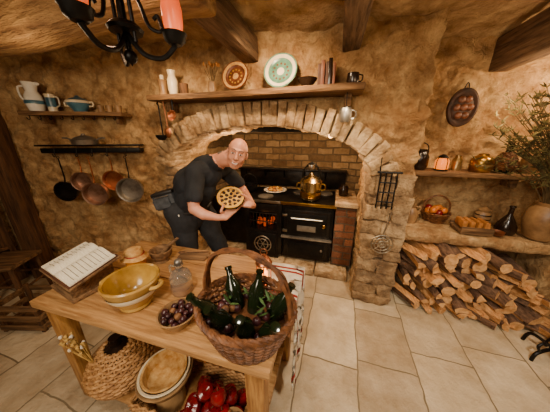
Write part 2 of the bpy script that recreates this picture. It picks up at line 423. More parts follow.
plate('brown_decorative_plate',(-.86,1.87,MZ+.125),.12,(TERR,CLO,OCH))
plate('green_decorative_plate',(-.47,1.87,MZ+.135),.135,(GRN,CER,TERR))
b=B('candlestick_holder',(-1.57,1.82,MZ)); b.lathe([(0,0),(.04,0),(.045,.01),(.035,.03),(.04,.12),(.045,.13),(.03,.13),(.03,.02),(0,.02)],STW); b.tube([(0,0,.02),(0,0,.17)],.018,CER); b.done()
b=B('ceramic_vase',(-1.46,1.82,MZ)); b.lathe([(0,0),(.035,0),(.045,.05),(.045,.12),(.03,.16),(.038,.2),(.032,.2),(.025,.16),(0,.15)],CER); b.done()
b=B('wooden_cup',(-1.35,1.82,MZ)); b.lathe([(0,0),(.035,0),(.04,.09),(.033,.09),(.03,.02),(0,.02)],WDZ); b.done()
b=B('dried_reeds_jar',(-1.07,1.83,MZ)); b.lathe([(0,0),(.035,0),(.04,.03),(.03,.08),(.033,.09),(.025,.09),(0,.03)],STW)
for i in range(14):
    a=random.uniform(0,6.28); r=random.uniform(.02,.07); b.tube(crv([(0,0,.03),(r*.4*math.cos(a),r*.4*math.sin(a),.12),(r*math.cos(a),r*math.sin(a),random.uniform(.18,.25))],4),.002,TWG,n=4)
    b.ball(.008,BREAD,(r*math.cos(a),r*math.sin(a),.22),(1,1,2),n=6)
b.done()
b=B('green_bowl',(-.25,1.82,MZ)); b.lathe([(0,0),(.03,0),(.035,.01),(.07,.05),(.075,.065),(.068,.065),(.05,.03),(0,.015)],DKG); b.done()
b=B('row_of_books',(-.1,1.84,MZ)); x=-.06
for i,(w,h,m) in enumerate([(.025,.15,COV),(.03,.17,TERR),(.022,.16,COV),(.028,.18,DKG),(.02,.15,TERR)]):
    b.box((x,0,h/2),(w-.002,.1,h),m,bev=.003); b.box((x,.006,h/2+.002),(w*.7,.09,h-.003),PAG,bev=.001); x+=w
b.done()
b=B('clay_mug',(.08,1.82,MZ)); b.lathe([(0,0),(.035,0),(.045,.03),(.04,.08),(.035,.08),(.03,.02),(0,.02)],DKG); b.tube(crv([(.04,0,.07),(.065,0,.06),(.06,0,.03),(.042,0,.025)],5),.005,DKG); b.done()
b=B('pewter_tankard',(.05,1.76,1.74)); b.lathe([(0,-.05),(.035,-.05),(.045,-.03),(.045,.03),(.035,.05),(.03,.05),(.03,-.03),(0,-.03)],PEW)
b.tube(crv([(.04,0,.03),(.07,0,.02),(.07,0,-.02),(.04,0,-.03)],5),.005,PEW); b.tube([(0,0,.05),(0,0,.152)],.003,IR); b.done()
b=B('hanging_ladle',(-1.62,1.78,1.55))
b.tube(crv([(0,0,.34),(0,-.015,.32),(0,0,.3),(0,0,.05)],5),.006,IR); b.lathe([(0,-.03),(.03,-.025),(.05,.0),(.052,.02),(.047,.02),(.028,-.018),(0,-.022)],IR,T((0,-.02,.03)))
b.tube([(.06,0,.34),(.07,0,.1)],.005,CU); b.ball(.04,CU,(.07,-.01,.07),(1,.35,1.2)); b.done()
b=B('hanging_copper_scoop',(-1.44,1.75,1.72)); b.tube([(0,0,.17),(0,0,.05)],.006,IR); b.lathe([(0,0),(.03,.005),(.045,.03),(.04,.03),(.026,.012),(0,.008)],CU,T((0,0,.04),(80,0,0))); b.done()
b=B('hanging_iron_trivet',(.42,1.83,1.32))
b.tube([(-.08,0,0),(.10,0,0)],.009,IR)
for i in range(4):
    x=-.055+i*.04; b.tube([(x,-.01,0),(x,-.01,-.3)],.006,IR)
for zz in(-.08,-.16,-.24): b.tube([(-.055,-.012,zz),(.065,-.012,zz)],.005,IR)
b.tube(crv([(-.06,0,.0),(-.065,-.01,.1),(-.06,0,.12)],4),.005,IR); b.done()
b=B('hanging_skimmer',(.46,1.81,.70))
b.tube([(.03,0,.30),(.0,0,.1)],.006,STEEL); 
for r in(.085,.06,.03): b.tube([(r*math.cos(i*math.pi/14),0,r*math.sin(i*math.pi/14)) for i in range(28)],.0055,STEEL,closed=True)
for i in range(4):
    a=i*math.pi/4; b.tube([(-.085*math.cos(a),0,-.085*math.sin(a)),(.085*math.cos(a),0,.085*math.sin(a))],.003,STEEL)
b.done()
# ------------------------------------------------------------------ LEFT WALL
b=B('wall_shelf',LW(.62,.12,1.79),WA); b.box((0,0,0),(.86,.2,.035),WDX,bev=.006,sub=4,jit=.008)
for x in(-.33,.33): b.box((x,.05,-.05),(.03,.1,.08),WDX,bev=.005)
for i in range(9): b.tube(crv([(-.36+i*.09,-.08,-.02),(-.36+i*.09,-.08,-.05),(-.36+i*.09,-.1,-.055),(-.36+i*.09,-.11,-.04)],3),.004,IR,n=5)
b.done()
SZ=1.81
b=B('white_pitcher',LW(.96,.12,SZ),WA); b.lathe([(0,0),(.05,0),(.055,.01),(.07,.07),(.06,.13),(.04,.17),(.05,.22),(.055,.24),(.048,.24),(.035,.17),(.05,.12),(0,.02)],WHT)
b.tube(crv([(-.045,0,.21),(-.1,0,.2),(-.1,0,.12),(-.065,0,.08)],6),.008,WHT); b.lathe([(.071,.06),(.073,.075),(.068,.09)],BLU); b.ball(.02,WHT,(.055,0,.23),(1.3,.8,.8)); b.done()
b=B('tall_mug',LW(.84,.1,SZ),WA); b.lathe([(0,0),(.035,0),(.037,.15),(.03,.15),(.028,.02),(0,.02)],CER); b.tube(crv([(.035,0,.13),(.065,0,.12),(.065,0,.06),(.035,0,.04)],5),.006,CER); b.lathe([(.0375,.04),(.0385,.08),(.0375,.12)],BLU); b.done()
b=B('blue_tureen',LW(.60,.11,SZ),WA); b.lathe([(0,0),(.05,0),(.055,.015),(.09,.06),(.095,.09),(.09,.095),(.06,.115),(.03,.125),(.015,.14),(0,.145)],BLU); b.lathe([(.096,.075),(.10,.09),(.09,.098)],CER)
for sx in(-1,1): b.tube(crv([(sx*.09,0,.085),(sx*.12,0,.085),(sx*.12,0,.055),(sx*.085,0,.05)],4),.007,CER)
b.done()
b=B('small_clay_cups',LW(.34,.11,SZ),WA)
for x in(-.08,0,.08): b.lathe([(0,0),(.025,0),(.032,.06),(.027,.06),(.02,.01),(0,.01)],STW,T((x,0,0)))
b.done()
b=B('pot_rack',LW(.6,.1,1.45),WA); b.box((0,0,0),(.92,.03,.05),IR,bev=.006)
for x in(-.44,-.2,.2,.44): b.box((x,.05,0),(.03,.11,.03),IR,bev=.004)
for x in(-.33,-.13,.01,.15,.33):
    b.tube(crv([(x,-.02,.02),(x,-.03,-.02),(x,-.03,-.05),(x,-.05,-.055),(x,-.055,-.03)],4),.004,IR)
b.box((0,.01,.05),(.96,.1,.015),IR,bev=.004)
b.done()
b=B('covered_saute_pan',LW(.62,.14,1.51),WA); b.lathe([(0,0),(.10,0),(.11,.04),(.115,.045),(.10,.05),(.07,.07),(.02,.085),(.015,.10),(0,.105)],PEW,n=28)
for sx in(-1,1): b.tube(crv([(sx*.10,0,.035),(sx*.15,0,.06),(sx*.19,0,.06)],4),.008,PEW)
b.done()
def pan(name,s_,zc,r,mat,depth,hand,d=.13,ztop=1.40):
    b=B(name,LW(s_,d,zc),WA); X=T((0,0,0),(90,0,0))
    b.lathe([(0,-depth/2),(r*.85,-depth/2),(r*.93,-depth*.3),(r,depth/2),(r+.006,depth/2+.003),(r-.004,depth/2),(r*.85,-depth*.25),(0,-depth*.4)],mat,X,n=28)
    L=ztop-zc
    b.tube(crv([(0,-.0,r*.95),(0,.012,r+.05),(0,.01,L-.03)],5),[.011,.008],hand,flat=.5)
    b.tube([(.012*math.cos(i*math.pi/5),.01,L-.015+.012*math.sin(i*math.pi/5)) for i in range(10)],.003,hand,closed=True,n=6)
    b.done()
pan('iron_ladle_pan',.92,1.04,.10,IRM,.06,IR)
pan('copper_saucepan',.74,1.14,.095,CUP,.07,CU)
pan('copper_saucepan',.60,1.02,.115,CUP,.07,CU,d=.20)
pan('copper_frying_pan',.45,1.14,.10,CU,.04,CU,d=.12)
pan('black_frying_pan',.26,1.05,.125,PEW,.07,IR,d=.2)
b=B('door_1'); 
for i in range(5): b.box((-3.40,1.15-i*.17,1.0),(.05,.165,2.0),WDZ,bev=.006,sub=2,jit=.004,seed=i)
for z_ in(.4,1.5): b.box((-3.365,.8,z_),(.03,.8,.1),WDZ,bev=.006)
for z_ in(.4,1.5): b.box((-3.345,.95,z_),(.012,.45,.035),IR,bev=.003)
b.tube([(-3.33+.0,.55+.04*math.cos(i*math.pi/6),1.0+.04*math.sin(i*math.pi/6)) for i in range(12)],.006,IR,closed=True)
b.done()
b=B('trim_post'); b.box((-3.24,1.34,1.15),(.16,.16,2.4),WDZ,bev=.02,sub=5,jit=.02,seed=9,rot=(0,0,20)); b.done()
b=B('wooden_stool',(-2.98,1.0,0),25)
b.box((0,0,.44),(.34,.34,.04),WDX,bev=.01)
for x in(-.13,.13):
    for y in(-.13,.13): b.tube([(x*1.2,y*1.2,0),(x,y,.43)],[.022,.018],WDZ,n=10)
for x in(-.145,.145): b.tube([(x,-.15,.18),(x,.15,.18)],.012,WDZ)
for y in(-.145,.145): b.tube([(-.15,y,.24),(.15,y,.24)],.012,WDZ)
b.done()
b=B('slatted_crate',(-2.46,.86,0),15)
for z_ in(.05,.15,.25): 
    for y in(-.13,.13): b.box((0,y,z_),(.36,.015,.05),WDX,bev=.003)
    for x in(-.18,.18): b.box((x,0,z_),(.015,.27,.05),WDX,bev=.003)
for x in(-.165,.165):
    for y in(-.115,.115): b.box((x,y,.15),(.03,.03,.3),WDZ,bev=.003)
b.box((0,0,.02),(.34,.25,.015),WDX,bev=.002)
b.done()
# ------------------------------------------------------------------ RIGHT SIDE
b=B('wall_ledge')
b.box((1.95,2.33,.69),(2.6,.5,.1),PL,bev=.0)
b.box((2.55,2.33,.34),(1.4,.46,.7),PL,bev=.0)
o=b.done(); remesh(o,.025,.03,2.6,.012)
b=B('back_shelf'); b.box((1.9,2.4,1.255),(2.5,.26,.045),WDX,bev=.008,sub=8,jit=.012,seed=8)
for x in(.8,1.6,2.3): b.box((x,2.46,1.19),(.05,.14,.1),WDX,bev=.01)
b.done()
b=B('oval_wall_mould',(1.06,2.44,1.83)); X=T((0,0,0),(90,0,0),(.68,.95,1))
b.lathe([(0,.03),(.1,.03),(.12,.02),(.145,.035),(.165,.03),(.17,0),(0,0)],DBR,X,n=32)
for i in range(6): b.ball(.03,TERR,(.05*math.cos(i*1.047),-.035,.075*math.sin(i*1.047)),(1,.4,1),n=8)
b.ball(.03,TERR,(0,-.04,0),(1,.4,1),n=8)
b.tube(crv([(-.02,-.01,.15),(0,-.01,.20),(.02,-.01,.15)],5),.004,IR); b.done()
RS=1.28
b=B('black_crock',(.80,2.38,RS)); b.lathe([(0,0),(.06,0),(.075,.04),(.075,.12),(.05,.17),(.055,.19),(.045,.19),(.04,.16),(0,.15)],DKG)
b.tube(crv([(-.06,0,.15),(-.05,0,.22),(0,0,.25),(.05,0,.22),(.06,0,.15)],5),.005,IR); b.done()
def glowjar(name,loc,r,h,mt):
    b=B(name,loc); b.lathe([(0,.01),(r*.9,.01),(r,.03),(r,h*.6),(r*.7,h*.75),(r*.7,h*.8),(0,h*.8)],mt)
    b.lathe([(0,0),(r,0),(r,.015),(0,.015)],IR); b.lathe([(r*.75,h*.78),(r*.8,h*.8),(r*.6,h*.9),(.01,h),(0,h)],IR)
    for i in range(4): a=i*math.pi/2+.4; b.tube([(r*1.03*math.cos(a),r*1.03*math.sin(a),0),(r*1.03*math.cos(a),r*1.03*math.sin(a),h*.6),(r*.78*math.cos(a),r*.78*math.sin(a),h*.8)],.004,IR)
    b.done()
glowjar('amber_lantern',(.98,2.35,RS),.055,.15,GLOW2)
b=B('brass_canister',(1.29,2.36,RS)); b.lathe([(0,0),(.07,0),(.082,.02),(.085,.10),(.07,.13),(.04,.145),(.035,.16),(0,.165)],BRS,n=28); b.lathe([(.084,.05),(.088,.06),(.085,.07)],TIN); b.done()
b=B('brass_tin',(1.13,2.42,RS)); b.lathe([(0,0),(.04,0),(.04,.1),(.025,.12),(.025,.14),(0,.14)],TIN); b.done()
b=B('wicker_bottle',(1.46,2.36,RS)); wicker(b,lambda u_:(.07*math.sin(.6+u_*2.1)+.005,.16*u_+.01),WIC,layers=14,n=16,rad=.006); b.lathe([(.058,.005),(.062,.08),(.03,.16),(.02,.19),(.022,.25),(.026,.26),(0,.26)],DKB); b.done()
b=B('stone_jar',(1.66,2.40,RS)); b.lathe([(0,0),(.05,0),(.06,.04),(.06,.14),(.035,.18),(.04,.2),(0,.2)],STW); b.done()
LZ=.75
b=B('stoneware_jug',(.80,2.3,LZ)); b.lathe([(0,0),(.05,0),(.065,.06),(.06,.12),(.03,.16),(.035,.19),(.028,.19),(0,.15)],STW); b.tube(crv([(.03,0,.17),(.075,0,.16),(.062,0,.1)],5),.007,STW); b.done()
b=B('fruit_basket',(1.04,2.38,LZ)); wicker(b,lambda u_:(.085+.04*u_,.1*u_+.01),WIC,layers=9,n=18); b.tube(crv([(-.12,0,.1),(-.1,0,.22),(0,0,.28),(.1,0,.22),(.12,0,.1)],8),.008,WIC); b.lathe([(0,.01),(.08,.01),(.11,.08),(0,.08)],WIC)
for i in range(9): b.ball(.035,ORG if i%3 else APR,(.065*math.cos(i*.8),.065*math.sin(i*.8),.115+.02*(i%2)),n=12)
b.ball(.035,ORG,(0,0,.14)); b.done()
b=B('bread_crate',(1.27,2.20,LZ)); b.box((0,0,.02),(.24,.2,.03),WDX,bev=.004)
for i in range(4): b.box((-.08+i*.055,0,.08),(.042,.15,.08),BREAD,bev=.018,sub=1,jit=.008,seed=i)
for y in(-.1,.1): b.box((0,y,.05),(.24,.012,.05),WDX,bev=.003)
b.done()
b=B('ceramic_canister',(1.44,2.38,LZ)); b.lathe([(0,0),(.055,0),(.06,.01),(.06,.13),(.045,.15),(.05,.16),(.05,.17),(.02,.19),(0,.2)],STW)
for z_ in(.04,.08,.12): b.lathe([(.061,z_-.006),(.064,z_),(.061,z_+.006)],DKG)
b.done()
b=B('dark_flagon',(1.55,2.24,LZ)); b.lathe([(0,0),(.065,0),(.075,.03),(.07,.08),(.04,.14),(.018,.18),(.016,.24),(.023,.25),(.018,.26),(0,.26)],DKG); b.done()
b=B('clay_saucers',(1.45,2.16,LZ))
for i in range(3): b.lathe([(0,0),(.03,0),(.05,.02),(.045,.022),(.03,.008),(0,.008)],TERR,T((0,0,i*.01)))
b.done()
b=B('vase_of_branches',(1.76,2.20,LZ)); b.lathe([(0,0),(.08,0),(.1,.03),(.125,.14),(.115,.24),(.08,.29),(.09,.32),(.08,.32),(.07,.28),(0,.25)],STW,n=28)
for i in range(80):
    bx=random.uniform(-.64,.10); h=random.uniform(.35,1.0)*(1-.25*abs(bx)); by=random.uniform(-.2,-.03)
    pts=crv([(random.uniform(-.04,.04),0,.25),(bx*.35,by*.5,.35+h*.45),(bx,by,.30+h)],5); b.tube(pts,[.005,.002],TWG,n=4)
    for q in pts[4:]:
        for k_ in range(4):
            d=V((random.uniform(-1,1),random.uniform(-.5,.3),random.uniform(-.2,1)))*.045
            if q.y+d.y<.0: b.tube([q,q+d*.5,q+d],[.002,.005,.001],TWGL,n=4)
b.done()
# firewood
b=B('firewood_pile')
def logp(c,L,r,kind,rot,sd):
    X=T(c,rot); vs=[]
    if kind=='round': pr=[(r*(.9+.2*random.random())*math.cos(i*2*math.pi/9),r*(.9+.2*random.random())*math.sin(i*2*math.pi/9)) for i in range(9)]
    else:
        a0=random.uniform(0,6.28); sp=random.choice([1.2,1.57,2.2]); pr=[(-.4*r*math.cos(a0+sp/2),-.4*r*math.sin(a0+sp/2))]+[(1.25*r*math.cos(a0+sp*i/4)-.4*r*math.cos(a0+sp/2),1.25*r*math.sin(a0+sp*i/4)-.4*r*math.sin(a0+sp/2)) for i in range(5)]
    m=len(pr); K=5
    for k_ in range(K):
        y=-L/2+L*k_/(K-1)
        for x,z in pr:
            q=noise.noise_vector(V((x*8+sd,y*6,z*8)))*.006
            vs.append((x+q.x,y,z+q.z))
    for k_ in range(K-1):
        for i in range(m):
            j=(i+1)%m
            b.add([vs[k_*m+i],vs[k_*m+j],vs[(k_+1)*m+j],vs[(k_+1)*m+i]],[(0,1,2,3)],BARK if (kind=='round' or (i>0 and i<m-1)) else LOG,X)
    b.add(vs[:m],[tuple(range(m))],LOGE,X); b.add(vs[-m:],[tuple(range(m))],LOGE,X)
sd=0;row=0;z_=.05
while z_<.62:
    x=.72+random.uniform(0,.04); xm=1.80-row*.03-(.28*max(0,(z_-.42)/.2))
    while x<xm:
        r=random.uniform(.042,.06)
        logp((x+r,2.14+random.uniform(-.09,.05)-(.05 if row<2 else 0),z_+random.uniform(-.01,.012)),random.uniform(.3,.4),r,random.choice(['round','w','w','w','w','w']),(random.uniform(-7,7),random.uniform(0,60),random.uniform(-5,35)),sd); sd+=1
        x+=r*1.75
    z_+=.076; row+=1
for i in range(8):
    logp((1.2+i*.07,1.99+random.uniform(-.04,.05),.05+.035*(i%2)),.34,.045,'w',(0,20,random.uniform(35,80)),sd); sd+=1
b.done(30)
b=B('iron_firedog',(1.68,1.64,0),20)
b.tube(crv([(-.14,0,.0),(-.12,0,.07),(0,0,.1),(.12,0,.07),(.14,0,0)],6),.012,IR)
b.tube(crv([(-.05,-.12,0),(-.04,-.1,.08),(0,0,.1),(.0,.13,.1),(0,.16,0)],6),.012,IR)
b.tube(crv([(0,0,.1),(0,0,.2),(.03,0,.24),(.06,0,.22),(.05,0,.19)],6),.011,IR); b.tube(crv([(-.1,0,.08),(-.14,0,.14),(-.1,0,.17),(-.08,0,.14)],5),.009,IR)
b.tube([(0,.05,.1),(.2,.1,.12)],.009,IR)
b.done()
# ------------------------------------------------------------------ TABLE
b=B('kitchen_table')
for i in range(4): b.box((-.815,.5+.0875+i*.175,.76),(1.31,.172,.04),WD,bev=.006,sub=4,jit=.004,seed=i)
b.box((-.815,.58,.69),(1.18,.025,.09),WD,bev=.004); b.box((-.815,1.14,.69),(1.18,.025,.09),WD,bev=.004)
b.box((-1.40,.85,.69),(.025,.56,.09),WDY,bev=.004); b.box((-.23,.85,.69),(.025,.56,.09),WDY,bev=.004)
for x in(-1.40,-.235):
    for y in(.57,1.13): b.box((x,y,.37),(.085,.085,.74),WDY,bev=.01,taper=.85)
for i in range(3): b.box((-.815,.63+i*.22,.135),(1.16,.21,.03),WD,bev=.005)
b.done()
TZ=.782
b=B('open_book_on_stand',(-1.32,.68,TZ),-12)
b.box((0,.0,.012),(.26,.22,.022),WDX,bev=.004)
for x in(-.11,.11): b.box((x,0,.07),(.02,.2,.12),WDX,bev=.003)
b.box((0,.08,.08),(.22,.015,.12),WDZ,bev=.003)
Xb=T((0,0,.145),(14,0,0)); b.box((0,0,-.008),(.36,.25,.012),WDX,bev=.003,X=Xb); b.box((0,0,.002),(.35,.24,.006),COV,bev=.002,X=Xb)
for sgn in(-1,1):
    vs=[];K=8
    for i in range(K+1):
        t=i/K; x=sgn*.17*t; z=.008+.028*math.sin(math.pi*min(1,t*1.25+.08))*(1-.55*t)+.004
        vs+=[(x,-.11,z),(x,.11,z),(x,-.11,.005),(x,.11,.005)]
    fs=[]
    for i in range(K):
        o_=i*4; fs+=[(o_,o_+4,o_+5,o_+1),(o_,o_+2,o_+6,o_+4),(o_+1,o_+5,o_+7,o_+3)]
    fs.append((K*4,K*4+2,K*4+3,K*4+1)); b.add(vs,fs,PAG,Xb)
    for l in range(9):
        y=.088-l*.021; pts=[]
        for i in range(2,8):
            t=i/K; pts.append((sgn*.17*t,y,.0085+.028*math.sin(math.pi*min(1,t*1.25+.08))*(1-.55*t)+.004))
        b.tube(pts,.0013,TWG,n=4,X=Xb,flat=.4)
b.done()
b=B('honey_jar',(-1.14,.86,TZ)); b.lathe([(0,0),(.05,0),(.055,.01),(.055,.10),(.045,.12),(.045,.13),(0,.13)],HON)
b.lathe([(0,.16),(.04,.155),(.052,.135),(.05,.12),(.072,.10)],CLO,wob=.08,n=36); b.lathe([(.051,.118),(.055,.122),(.051,.126)],RED); b.done()
b=B('wooden_mortar',(-1.08,1.0,TZ)); b.lathe([(0,0),(.045,0),(.04,.015),(.065,.045),(.072,.085),(.062,.085),(.045,.04),(0,.025)],WDX)
b.tube(crv([(.0,0,.04),(.05,.02,.11),(.11,.05,.16)],4),[.014,.008],WDX); b.done()
b=B('bread_board',(-.90,1.10,TZ),10); b.box((0,0,.01),(.2,.1,.018),WDX,bev=.006); b.box((.13,0,.01),(.08,.025,.014),WDX,bev=.005); b.tube([(-.08,.0,.025),(.1,.02,.03)],[.005,.004],WDZ); b.ball(.018,WDZ,(-.09,0,.026),(1.5,1,.4)); b.done()
b=B('ochre_mixing_bowl',(-.91,.64,TZ),10); kx=.84
b.lathe([(0,0),(.075*kx,0),(.085*kx,.012),(.08*kx,.022),(.12*kx,.07),(.138*kx,.115),(.145*kx,.125),(.152*kx,.150),(.146*kx,.158)],OCHO,n=40)
b.lathe([(.146*kx,.158),(.135*kx,.154),(.128*kx,.125),(.1*kx,.06),(.06*kx,.03),(0,.025)],OCH,n=40)
b.lathe([(.1255*kx,.08),(.136*kx,.095),(.1400*kx,.11)],CER,n=40)
for sx in(-1,1): b.tube(crv([(sx*.138*kx,-.03,.125),(sx*.170*kx,-.022,.13),(sx*.178*kx,0,.128),(sx*.170*kx,.022,.13),(sx*.138*kx,.03,.125)],5),.009,OCHO)
b.done()
b=B('glass_decanter',(-.745,.78,TZ)); 
b.lathe([(0,0),(.05,0),(.056,.01),(.056,.1),(.045,.125),(.02,.14),(.018,.165),(.024,.17),(.0,.17)],GLS,n=28)
b.lathe([(0,.004),(.05,.006),(.05,.035),(0,.035)],BREAD); b.ball(.022,PEW,(0,0,.185),(1,1,.9)); b.tube(crv([(-.02,0,.155),(-.06,0,.15),(-.055,0,.1)],5),.006,GLS); b.done()
b=B('bowl_of_nuts',(-.625,.60,TZ)); b.lathe([(0,0),(.05,0),(.055,.01),(.08,.05),(.085,.06),(.078,.06),(.065,.03),(0,.02)],STW,n=32)
for i in range(30):
    a=i*2.4; r=.066*math.sqrt((i%15)/15); b.ball(random.uniform(.013,.018),random.choice([PLUM,NUT,PLUM]),(r*math.cos(a),r*math.sin(a),.04+.02*(i//15)),(1,1,.9),n=8)
b.done()
b=B('wicker_basket',(-.29,.61,TZ),-8)
pf=lambda u_:(.115+.062*u_**.8,.012+.165*u_)
b.lathe([(0,.005),(.115,.005),(.15,.1),(.0,.1)],WIC); wicker(b,pf,WIC,layers=15,n=30,rad=.0068,wav=.006,sx=1.08,sy=.92)
for k_ in(0,1,2):
    b.tube([((.180+.006*math.sin(i*1.3+k_*2))*1.08*math.cos(i*math.pi/40),(.180+.006*math.sin(i*1.3+k_*2))*.92*math.sin(i*math.pi/40),.185+.008*math.cos(i*1.3+k_*2)) for i in range(80)],.009,WIC,closed=True,n=6)
for k_ in(-1,0,1):
    hp=crv([(-.187,k_*.012,.12),(-.185,k_*.012,.25),(-.135,k_*.008,.37),(0,k_*.006,.42),(.135,k_*.008,.37),(.185,k_*.012,.25),(.187,k_*.012,.12)],8)
    hp=[q+V((0,.004*math.sin(i*.9+k_*2),.003*math.cos(i*.9+k_*2))) for i,q in enumerate(hp)]
    b.tube(hp,.0075,WIC,n=6)
for (x,y,rx,ry,mt) in[(-.10,-.03,22,-26,DKB),(-.045,-.04,28,-8,DKB),(.03,-.04,26,9,DKB),(.09,-.03,20,26,DKB),(-.07,.05,-14,-24,DKB),(.0,.06,-16,2,DKB),(.08,.05,-14,24,DKB)]:
    b.lathe([(0,0),(.031,0),(.034,.01),(.034,.12),(.015,.155),(.013,.185),(.017,.19),(.016,.20),(.0,.202)],mt,T((x,y,.075),(rx,ry,0)),n=18)
for i in range(16): b.ball(.018,random.choice([PLUM,PLUM,NUT]),(random.uniform(-.13,.13),random.uniform(-.11,.11),.13+random.uniform(0,.02)),n=8)
for i in range(22):
    x,y=random.uniform(-.13,.13),random.uniform(-.02,.1); d=V((random.uniform(-1,1),random.uniform(-1,1),random.uniform(.2,1))).normalized()*random.uniform(.03,.06)
    p_=V((x,y,.15)); b.tube([p_,p_+d*.6,p_+d],[.002,.007,.001],LEAF,n=4,flat=.3)
b.done()
b=B('candle_lantern',(-.335,.97,TZ))
b.lathe([(0,0),(.045,0),(.045,.012),(0,.014)],CU)
for i in range(4): a=i*math.pi/2+.3; b.tube([(.04*math.cos(a),.04*math.sin(a),.01),(.04*math.cos(a),.04*math.sin(a),.13)],.003,CU)
b.lathe([(.046,.128),(.048,.135),(.03,.165),(.012,.175),(.012,.185),(0,.187)],CU); b.tube([(.02*math.cos(i*math.pi/8),0,.2+.02*math.sin(i*math.pi/8)) for i in range(16)],.003,CU,closed=True)
b.cyl(.022,.06,FLM,(0,0,.012)); b.ball(.012,FLM,(0,0,.09),(1,1,2)); b.done()
b=B('table_cloth_runner'); 
def clothpt(s_,w):
    y=.83+w
    if s_<.22: return V((-.36+s_,y,.786))
    t=s_-.22; return V((-.14+.014*math.sin(w*38)*min(1,t*4)+.012,y+.01*math.sin(t*9),.786-t))
NS,NW=22,20; vs=[]
for i in range(NS+1):
    for j in range(NW+1): vs.append(clothpt(.84*i/NS,.35*j/NW))
for i in range(NS):
    for j in range(NW):
        f=(i*(NW+1)+j,(i+1)*(NW+1)+j,(i+1)*(NW+1)+j+1,i*(NW+1)+j+1)
        b.add([vs[k_] for k_ in f],[(0,1,2,3)],RED if (j in(2,4,15,17) or i==19) else LIN)
o=b.done(); sm=o.modifiers.new('w','WELD'); sm.merge_threshold=.0005; sm=o.modifiers.new('s','SOLIDIFY'); sm.thickness=.004
# under table
b=B('wicker_demijohn',(-1.13,.62,.152)); wicker(b,lambda u_:(.165*math.sin(.6+u_*2.1),.02+.27*u_),WICL,layers=22,n=30,rad=.009,wav=.006); b.lathe([(0,.0),(.08,.0),(.15,.12),(.1,.27),(.03,.30),(.025,.34),(.03,.35),(0,.35)],DKG); b.done()
b=B('dried_flower_bunch',(-1.22,.50,.50))
for i in range(26):
    a=random.uniform(0,6.28); e=random.uniform(.02,.08); q=(e*math.cos(a)-.03,e*math.sin(a)*.4,random.uniform(.0,.1)); b.tube([(0.03,0.03,-.12),q],.002,STRAW,n=4); b.ball(.010,random.choice([STRAW,LIN,STRAW]),q,n=6)
b.done()
b=B('stacked_mixing_bowls',(-.78,.60,.27))
for k_,(r,m) in enumerate([(.135,STW),(.125,CER),(.11,CLO)]):
    z0=k_*.022; b.lathe([(0,z0),(r*.5,z0),(r*.85,z0+r*.5),(r,z0+r*.85),(r*1.04,z0+r*.9),(r*1.02,z0+r*.96),(r*.94,z0+r*.92),(r*.8,z0+r*.5),(0,z0+.02)],m,n=36)
b.lathe([(0,-.10),(.08,-.10),(.07,-.02),(.06,0),(0,0)],STW)
b.done()
b=B('wicker_tray',(-.62,.62,.152))
for k_ in range(9):
    z_=.01+k_*.014; pts=[]
    for (ax,ay,bx,by) in[(-.30,-.14,.30,-.14),(.30,-.14,.30,.14),(.30,.14,-.30,.14),(-.30,.14,-.30,-.14)]:
        m=24 if abs(bx-ax)>.1 else 10
        for i in range(m):
            t=i/m; x,y=ax+(bx-ax)*t,ay+(by-ay)*t; w_=.005*math.cos(i*math.pi+(k_%2)*math.pi)
            pts.append((x+(w_ if ax==bx else 0),y+(w_ if ay==by else 0),z_))
    b.tube(pts,.008,WICL,closed=True,n=5)
b.box((0,0,.01),(.58,.27,.012),WICL,bev=.002); b.done()
b=B('red_apples',(-.515,.60,.22)); 
AP=[]
for (zz,xs,ys) in((.0,(-.10,-.02,.06,.14),(-.09,-.005,.08)),(.07,(-.06,.02,.10),(-.05,.04)),(.13,(-.02,.06),(-.01,))):
    for x in xs:
        for y in ys: AP.append((x+random.uniform(-.006,.006),y+random.uniform(-.006,.006),zz+random.uniform(0,.006)))
for (x,y,z_) in AP:
    X=T((x,y,z_),(random.uniform(-30,30),random.uniform(-30,30),0),(1.02,1.02,1.02)); b.lathe([(0,-.028),(.012,-.034),(.03,-.022),(.041,.005),(.036,.028),(.02,.036),(.006,.03),(0,.026)],APR,X,n=18); b.tube([(0,0,.026),(.004,0,.048)],.002,TWG,n=4,X=X)
b.done()
b=B('bowl_of_walnuts',(-.36,.52,.16)); b.lathe([(0,0),(.045,0),(.04,.06),(.045,.10),(.07,.15),(.075,.155),(.066,.155),(.05,.12),(0,.11)],STW)
for i in range(16): a=i*2.4; r=.055*math.sqrt(i/16); b.ball(.017,NUT,(r*math.cos(a),r*math.sin(a),.15),(1,1,1.1),n=8)
b.done()
b=B('small_wicker_basket',(-.39,.92,.152)); wicker(b,lambda u_:(.1+.03*u_,.01+.26*u_),WIC,layers=16,n=20,rad=.008); b.lathe([(0,.01),(.09,.01),(.12,.22),(0,.22)],WIC); b.done()
